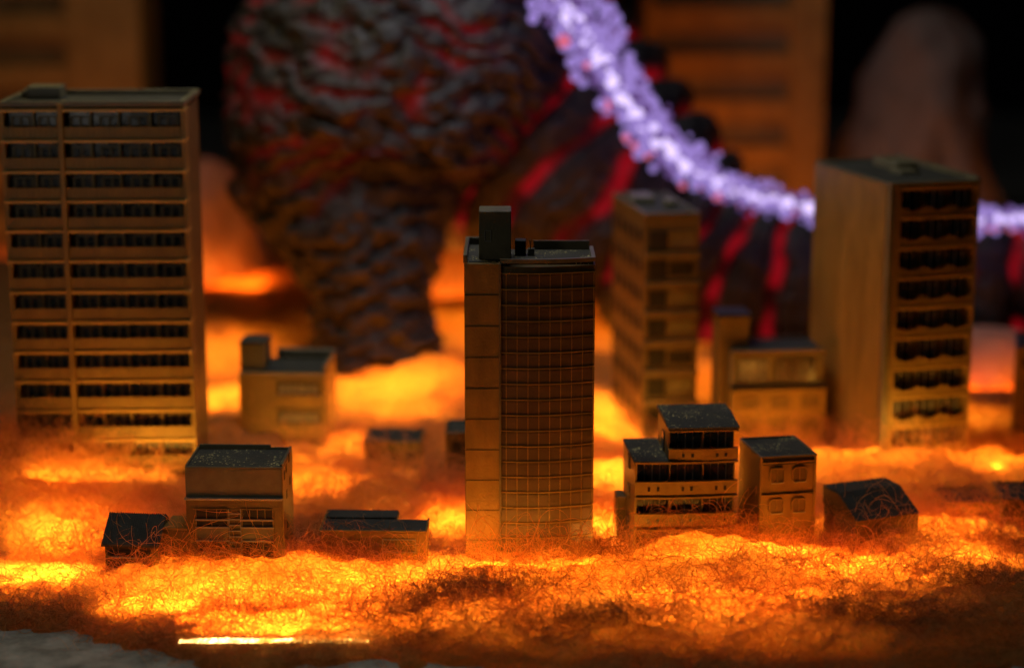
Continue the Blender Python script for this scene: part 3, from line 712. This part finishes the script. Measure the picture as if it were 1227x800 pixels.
def softwool(name, c, holes=.0):
    m, n, o = newmat(name); L = n.links; tc = N(n, 'ShaderNodeTexCoord'); nz = N(n, 'ShaderNodeTexNoise'); nz.inputs['Scale'].default_value = 2.5; nz.inputs['Detail'].default_value = 6
    L.new(tc.outputs['Object'], nz.inputs[0]); cr = N(n, 'ShaderNodeValToRGB'); L.new(nz.outputs[0], cr.inputs[0]); cr.color_ramp.elements[0].position = .3; cr.color_ramp.elements[1].position = .7
    cr.color_ramp.elements[0].color = (c[0]*.5, c[1]*.5, c[2]*.5, 1); cr.color_ramp.elements[1].color = (*c, 1)
    tr = N(n, 'ShaderNodeBsdfTranslucent'); df = N(n, 'ShaderNodeBsdfDiffuse'); L.new(cr.outputs[0], tr.inputs[0]); L.new(cr.outputs[0], df.inputs[0])
    mx = N(n, 'ShaderNodeMixShader'); mx.inputs[0].default_value = .5; L.new(tr.outputs[0], mx.inputs[1]); L.new(df.outputs[0], mx.inputs[2])
    tp = N(n, 'ShaderNodeBsdfTransparent'); lw = N(n, 'ShaderNodeLayerWeight'); lw.inputs[0].default_value = .35
    m2 = N(n, 'ShaderNodeMixShader'); mr = N(n, 'ShaderNodeMapRange'); L.new(nz.outputs[0], mr.inputs[0]); mr.inputs[1].default_value = .5; mr.inputs[2].default_value = .75; mr.inputs[3].default_value = .05; mr.inputs[4].default_value = .6
    L.new(mr.outputs[0], m2.inputs[0]); L.new(mx.outputs[0], m2.inputs[1]); L.new(tp.outputs[0], m2.inputs[2]); L.new(m2.outputs[0], o.inputs[0]); return m
SMK = softwool('smoke_wool', (.55, .42, .3)); SMG = softwool('grey_smoke_wool', (.30, .29, .27))
heap('smoke_plume', 1095, 5, 470, 19.5, .78, 'tall blurred grey plume of wool smoke behind the right tower', SMG, 5)
heap('smoke_plume', 262, 190, 430, 17.5, .55, 'blurred orange plume of wool smoke between left tower and dark rock stand-in', SMK, 11)
heap('smoke_plume', 545, 250, 430, 17.0, .75, 'low blurred orange heap of wool smoke behind the centre tower', SMK, 23)
heap('smoke_plume', 800, 395, 430, 16.8, 1.3, 'wide low orange heap of wool smoke behind the slim brown tower', SMK, 31)
heap('smoke_plume', 690, 330, 430, 17.4, 1.0, 'hazy orange heap of wool smoke just right of the centre tower', SMK, 57)
heap('smoke_plume', 1180, 395, 430, 14.2, .7, 'glowing orange heap of wool smoke between right tower and photo edge', SMK, 41)
# ================================================================== CRAGGY ROCK with glowing seams (generic stand-in for a creature's leg and tail)
def spline(pts, n):
    pts = np.array(pts, float); k = len(pts); u = np.linspace(0, k-1, n); i = np.clip(u.astype(int), 0, k-2); f = (u-i)[:, None]
    g = lambda j: pts[np.clip(j, 0, k-1)]
    p0, p1, p2, p3 = g(i-1), g(i), g(i+1), g(i+2)
    return .5*((2*p1)+(-p0+p2)*f+(2*p0-5*p1+4*p2-p3)*f**2+(-p0+3*p1-3*p2+p3)*f**3)
def craggy(name, ctrl, nseg, nth, mode, seed, parent=None, mat=None):
    """ctrl: px,py,Y,radius_px"""
    c = []
    for px, py, Y, r in ctrl:
        p = at(px, py, Y); e = at(px+r, py, Y); c.append((p.x, p.y, p.z, e.x-p.x))
    s = spline(c, nseg); A = s[:, :3]; Rr = s[:, 3]
    T = np.gradient(A, axis=0); T /= np.linalg.norm(T, axis=1)[:, None]
    s1 = np.cross(T, [0, 1.0, 0]); s1 /= np.linalg.norm(s1, axis=1)[:, None]; s2 = np.cross(T, s1)
    L = np.concatenate([[0], np.cumsum(np.linalg.norm(np.diff(A, axis=0), axis=1))])
    th = np.linspace(0, 2*math.pi, nth, endpoint=False)
    ct, st = np.cos(th)[None, :, None], np.sin(th)[None, :, None]
    N_ = s1[:, None]*ct+s2[:, None]*st
    Q = A[:, None]+N_*Rr[:, None, None]
    x, y, z = Q[..., 0], Q[..., 1], Q[..., 2]
    big = fbm(x*1.1, y*1.1, z*1.1, 3, seed)-.5
    if mode == 'mass':
        ph = L[:, None]*15+15*(fbm(x*1.7, y*1.7, z*1.7, 4, seed+3)-.5)+2.6*np.sin(th*1.0+.7)[None, :]
        rid = np.abs(np.sin(ph))**.8; knob = fbm(x*9, y*9, z*16, 3, seed+8)
        disp = .22*big+.055*rid*(.4+1.4*fbm(x*2.5, y*2.5, z*2.5, 2, seed+30))+.15*(knob-.5)+.10*(fbm(x*3.5, y*3.5, z*3.5, 2, seed+31)-.5)
        red = (1-rid)**1.5*smooth(.40, .66, fbm(x*2.2, y*2.2, z*2.2, 3, seed+12))*smooth(1.0, 2.2, z)*.55
    else:
        ph = L[:, None]*8.6+3.2*(fbm(x*1.5, y*1.5, z*1.5, 3, seed+3)-.5)+.5*np.sin(th*1.0)[None, :]
        rid = np.abs(np.sin(ph))**.55; fine = np.abs(np.sin(ph*5+2*fbm(x*4, y*4, z*4, 2, seed)))
        disp = .08*big+.19*rid+.035*fine*rid+.05*(fbm(x*14, y*16, z*16, 3, seed+8)-.5)
        red = smooth(.80, .25, rid)**1.3*(.15+1.9*smooth(.35, .75, fbm(x*6, y*6, z*6, 3, seed+40)))*smooth(.36, .56, fbm(L[:, None]*1.1+0*x, th[None, :]*1.2+0*x, 2, 2, seed+12))
    Q = Q+N_*disp[..., None]
    me, _ = grid_mesh(name, Q, [mat], wrap=True)
    at_ = me.attributes.new('seam', 'FLOAT', 'POINT'); at_.data.foreach_set('value', np.clip(red, 0, 1).reshape(-1).astype(np.float32))
    o = bpy.data.objects.new(name, me); COL.objects.link(o)
    if parent: o.parent = parent
    return o
m, n, o = newmat('rock_standin'); L = n.links
b = N(n, 'ShaderNodeBsdfPrincipled'); tc = N(n, 'ShaderNodeTexCoord'); nz = N(n, 'ShaderNodeTexNoise'); nz.inputs['Scale'].default_value = 9; nz.inputs['Detail'].default_value = 8
L.new(tc.outputs['Object'], nz.inputs[0]); cr = N(n, 'ShaderNodeValToRGB'); L.new(nz.outputs[0], cr.inputs[0]); cr.color_ramp.elements[0].color = (.008, .0078, .008, 1); cr.color_ramp.elements[1].color = (.036, .034, .035, 1)
cr.color_ramp.elements[0].position = .35; cr.color_ramp.elements[1].position = .7
L.new(cr.outputs[0], b.inputs['Base Color']); b.inputs['Roughness'].default_value = .5; b.inputs['Specular IOR Level'].default_value = .32
at_ = N(n, 'ShaderNodeAttribute'); at_.attribute_name = 'seam'; mu = N(n, 'ShaderNodeMath', operation='MULTIPLY'); L.new(at_.outputs['Fac'], mu.inputs[0]); mu.inputs[1].default_value = .25
b.inputs['Emission Color'].default_value = (.85, .006, .02, 1); L.new(mu.outputs[0], b.inputs['Emission Strength'])
bp = N(n, 'ShaderNodeBump'); bp.inputs['Strength'].default_value = .9; bp.inputs['Distance'].default_value = .05; L.new(nz.outputs[0], bp.inputs['Height']); L.new(bp.outputs[0], b.inputs['Normal']); L.new(b.outputs[0], o.inputs[0])
ROCK = m
rock = empty('rock_standin', gr(445, 470), 0, 'huge blurred charred rock stand-in for a creature leg and tail, with wrinkled ridges and glowing red seams, arching over the city', 'rock')
def rk(name, *a, **k):
    o = craggy(name, *a, mat=ROCK, **k); o.parent = rock; o.matrix_parent_inverse = Matrix.Translation(rock.location).inverted(); return o
rk('leg_standin', [(580, -280, 15.4, 200), (540, -60, 15.2, 185), (462, 90, 14.9, 172), (430, 205, 14.8, 140), (438, 300, 14.5, 82), (444, 370, 14.4, 62), (448, 430, 14.35, 66), (446, 480, 14.3, 66)], 420, 420, 'mass', 3)
rk('tail_standin', [(380, -60, 16.2, 110), (450, -10, 16.1, 160), (540, 65, 16.0, 190), (650, 160, 15.7, 150), (760, 250, 15.4, 112), (860, 318, 15.2, 84), (980, 345, 15.1, 66), (1120, 342, 15.1, 62), (1300, 336, 15.2, 58)], 520, 300, 'arch', 8)
# ================================================================== PURPLE GLOWING STRAND
PUR = [emat('violet_glow_bright', (.74, .58, 1.0), 1.35), emat('violet_glow', (.45, .30, .84), .72), emat('violet_glow_dim', (.30, .15, .52), .42), emat('pink_glow', (1.0, .2, .35), .7)]
ctrl = spline([(628, -60), (690, 28), (748, 118), (812, 190), (880, 226), (975, 250), (1090, 262), (1180, 262), (1290, 262)], 900)
wid = np.interp(np.linspace(0, 1, 900), [0, .12, .25, .38, .5, .62, 1], [40, 35, 30, 25, 20, 17, 15])
bl = {0: MB(), 1: MB(), 2: MB(), 3: MB()}
ico_v = None
def bead(mb, c, r):
    i = len(mb.v); k = 6
    for a in (-.7, 0, .7):
        rr = r*math.cos(a*1.2)
        for j in range(k):
            t = 2*math.pi*j/k; mb.v.append((c.x+rr*math.cos(t), c.y+rr*math.sin(t), c.z+r*math.sin(a*1.2)))
    mb.v += [(c.x, c.y, c.z-r), (c.x, c.y, c.z+r)]
    for q in range(2):
        for j in range(k):
            a = i+q*k+j; b2 = i+q*k+(j+1) % k; mb.f.append((a, b2, b2+k, a+k))
    for j in range(k):
        mb.f.append((i+3*k, i+(j+1) % k, i+j)); mb.f.append((i+3*k+1, i+2*k+j, i+2*k+(j+1) % k))
for _ in range(1900):
    u = rng.random(); i = int(u*899); px, py = ctrl[i]; wd = wid[i]
    g_ = rng.normal(); h_ = rng.normal()
    off_ = g_*.42*wd; t = ctrl[min(i+5, 899)]-ctrl[max(i-5, 0)]; nrm = np.array([t[1], -t[0]]); nrm = nrm/np.linalg.norm(nrm)   # towards upper right
    p = at(px+nrm[0]*off_, py+nrm[1]*off_, float(np.interp(u, [0, .3, .6, 1], [13.7, 13.95, 14.3, 14.5]))+h_*.08)
    core = abs(g_) < .55
    k = 0 if (core and rng.random() < .6) else (1 if rng.random() < .7 else 2)
    if off_ < -.45*wd and rng.random() < .15: k = 3
    bead(bl[k], p, rng.uniform(.014, .045)*(1.1 if u < .45 else .8))
for _ in range(260):   # fluffy upper side
    u = rng.random()*.42; i = int(u*899); px, py = ctrl[i]; wd = wid[i]
    off_ = wd*rng.uniform(.6, 1.9)*(1-u*1.6)
    p = at(px+.8*off_, py-.5*off_, 14.1+rng.normal()*.1); bead(bl[2 if rng.random() < .45 else 1], p, rng.uniform(.015, .04))
ps = empty('glowing_strand', at(750, 120, 14.55), 0, 'knotted violet and white glowing strand running down across the rock stand-in to the right', 'light strand')
for k, nm in ((0, 'white_beads'), (1, 'violet_beads'), (2, 'dim_beads'), (3, 'pink_beads')):
    o = bl[k].build(nm, PUR[k], ps, smooth=True); o['kind'] = 'stuff'; o.matrix_parent_inverse = Matrix.Translation(ps.location).inverted()
# wire that carries the beads
wr = MB(); cpts = [at(ctrl[i][0], ctrl[i][1], float(np.interp(i/899, [0, .3, .6, 1], [13.7, 13.95, 14.3, 14.5]))) for i in range(0, 900, 12)]
for a, b_ in zip(cpts[:-1], cpts[1:]):
    wr.prism([(a.y-.012, a.z-.012), (a.y+.012, a.z-.012), (a.y+.012, a.z+.012), (a.y-.012, a.z+.012)], a.x, a.x+.001, 'x')
    i = len(wr.v)
    for q_ in (a, b_): wr.v += [(q_.x, q_.y-.012, q_.z-.012), (q_.x, q_.y+.012, q_.z-.012), (q_.x, q_.y+.012, q_.z+.012), (q_.x, q_.y-.012, q_.z+.012)]
    for j in range(4): wr.f.append((i+j, i+(j+1) % 4, i+4+(j+1) % 4, i+4+j))
o = wr.build('wire', PUR[1], ps); o.matrix_parent_inverse = Matrix.Translation(ps.location).inverted()
# ================================================================== LAMPS
ORG = (1.0, .38, .045); YEL = (1.0, .43, .045)
def lamp(px, py, z, W, r=.03, col=ORG, name='wool_lamp'):
    p = gr(px, py, z); l = bpy.data.lights.new(name, 'POINT'); l.energy = W; l.color = col; l.shadow_soft_size = r
    o = bpy.data.objects.new(name, l); o.location = p; COL.objects.link(o); return o
def panel(px, py, sx, sy, W, col=ORG, z=.015):
    p = gr(px, py, z); l = bpy.data.lights.new('floor_lamp', 'AREA'); l.shape = 'ELLIPSE'; l.size = sx; l.size_y = sy; l.energy = W*4.9; l.color = col
    o = bpy.data.objects.new('floor_lamp', l); o.location = p; o.rotation_euler = (math.pi, 0, 0); COL.objects.link(o); return o
for a in ((330, 748, 1.0, .14, 3.4), (330, 760, 1.0, .06, 1.6), (430, 742, .5, .14, 1.0), (110, 660, .8, .4, 4.2), (60, 610, .8, .4, 4.4), (150, 590, .6, .3, 2.4), (430, 560, .5, .4, 2.6), (380, 600, .6, .5, 2.4), (540, 640, .3, .5, 2.0),
          (200, 715, .8, .22, 1.6), (330, 705, .8, .25, 2.3), (480, 700, .7, .22, 2.4), (630, 708, .9, .2, 2.5), (700, 735, 1.0, .14, 1.4), (732, 640, .3, .3, 2.4), (730, 590, .3, .5, 3.0), (860, 690, .9, .22, 2.3), (980, 700, .9, .2, 3.0), (1050, 650, .9, .3, 2.8), (1000, 590, 1.0, .5, 2.6), (40, 690, .6, .2, 1.6),
          (1180, 580, .5, .5, 2.6), (1180, 650, .7, .3, 2.4), (470, 500, .9, 1.2, 5), (265, 500, .5, .8, 3.4), (730, 520, .4, 1.2, 4.5), (900, 560, .6, .5, 2.0), (20, 560, .6, .5, 1.8),
          (620, 560, .6, .8, 1.5), (850, 480, .8, 1.0, 1.5), (1100, 520, 1.2, .6, 2.0), (450, 475, 1.6, 1.0, 4), (260, 450, .8, 1.2, 3), (560, 430, 1.2, 1.2, 3), (760, 430, 1.2, 1.4, 2.5),
          (300, 728, .9, .16, 2.2), (180, 735, .5, .14, 1.8), (450, 725, .8, .16, 2.0), (620, 735, .9, .14, 2.8), (770, 735, .8, .16, 3.0), (900, 735, .9, .18, 3.4), (1040, 705, .8, .2, 2.6), (1160, 680, .6, .2, 1.8), (560, 755, 1.0, .1, 1.2), (860, 757, 1.0, .1, 1.4), (60, 705, .5, .14, 2.2)):
    panel(*a)
for a in ((549, 674, .17, 1.6, .025), (723, 670, .17, 4.0, .035), (736, 655, .2, 2.0, .03), (1170, 562, .2, 1.2, .02), (1195, 562, .2, 1.2, .02)):
    lamp(*a)
# hidden bulbs added in the wool tops to throw glow onto the facades
for px, py, z, W in ((300, 600, .2, 2.2), (450, 610, .2, 1.5), (1040, 585, .3, 3), (900, 560, .3, 2.0), (735, 560, .3, 3), (330, 590, .2, 1.2)):
    lamp(px, py, z, W, .06)
# background glow
for px, Y, z, size, W, tl in ((262, 16.6, .3, .8, 34, -20), (345, 16.7, 1.2, .3, 8, 0), (545, 16.2, .3, 1.2, 30, -25), (800, 16.0, .3, 1.6, 22, -30), (715, 16.1, .3, .5, 26, -22), (1185, 13.4, .2, .8, 20, -15), (80, 18.3, .4, 2.0, 22, -40), (870, 17.4, .4, 1.6, 26, -30), (1090, 18.6, .3, 1.2, 17, -15)):
    p = at(px, 400, Y); l = bpy.data.lights.new('floor_lamp', 'AREA'); l.size = size; l.energy = W; l.color = (1, .22, .02)
    o = bpy.data.objects.new('floor_lamp', l); o.location = (p.x, Y, z); o.rotation_euler = (math.pi+R(tl), 0, 0); COL.objects.link(o)
# slim hidden lights added to brighten the facades from the foot, facing up and back
for px, Y, z, sx, W, tl in ((635, 9.66, .19, .66, 4.2, 38), (120, 10.78, .34, .95, 6.5, 42), (280, 9.5, .14, .5, .9, 40), (450, 9.6, .12, .5, 1.1, 40), (820, 9.78, .20, .5, 1.2, 40), (945, 9.82, .20, .3, .8, 40), (1120, 11.3, .32, .45, 2.8, 42),
                         (1010, 11.6, .22, .6, 1.7, 40), (800, 11.9, .22, .4, 1.6, 40), (935, 11.75, .2, .5, .8, 40), (340, 11.6, .22, .45, 1.3, 40), (1080, 9.85, .12, .4, .7, 40), (470, 11.25, .2, .3, .7, 40)):
    p = at(px, 400, Y); l = bpy.data.lights.new('facade_fill', 'AREA'); l.shape = 'RECTANGLE'; l.size = sx; l.size_y = .15; l.energy = W*1.6; l.color = YEL
    o = bpy.data.objects.new('facade_fill', l); o.location = (p.x, Y, z); o.rotation_euler = (math.pi-R(tl), 0, 0); COL.objects.link(o)
# LED strip seen below the wool at lower left
a = gr(214, 768, .03); b_ = gr(441, 770, .03)
st = empty('light_strip', (a.x, a.y, 0), 0, 'thin white hot light strip lying at the front edge of the wool, lower left', 'light strip')
MB().box(0, b_.x-a.x, -.0, .03, -.02, .022).build('housing', STEEL, st, .003)
sm = MB(); xx = np.linspace(0, b_.x-a.x, 60); zz = .030+.014*fbm(xx*14, 1, 0, 3, 4)*np.minimum(1, np.minimum(xx, xx[-1]-xx)*9)
sm.prism([(xx[0], .0225)]+[(u, v) for u, v in zip(xx, zz)]+[(xx[-1], .0225)], -.006, .028, 'y'); sm.build('diffuser', emat('strip_glow', (1, .62, .18), 7, 9), st, .003)
# dim unseen lights: neutral top light, cool front fill, olive light from the back left
def area(loc, tgt, size, W, col, name):
    l = bpy.data.lights.new(name, 'AREA'); l.size = size; l.energy = W; l.color = col; o = bpy.data.objects.new(name, l); o.location = loc
    o.rotation_euler = (Vector(tgt)-Vector(loc)).to_track_quat('-Z', 'Y').to_euler(); COL.objects.link(o)
area((-1.5, 13, 9), (0, 11, 0), 3, 60, (1, .93, .62), 'top_light')
area((0, 4, 8), (0, 13, 1), 3, 4, (1, .95, .85), 'front_light')
area((-.5, 11.6, 6.0), (-.2, 15.2, 2.2), 1.5, 125, (.95, .94, 1), 'rock_fill')  # added fill above the towers, aimed to brighten the rock mass
area((-3.2, 6.5, 2.5), (-2.4, 9, 0), .8, 12, (1, .93, .82), 'board_fill')  # added fill that lifts the bare board corner at left
area((-3.6, 12.6, 4.6), (2.3, 12, 1.6), .6, 26, (1, .72, .2), 'side_light')
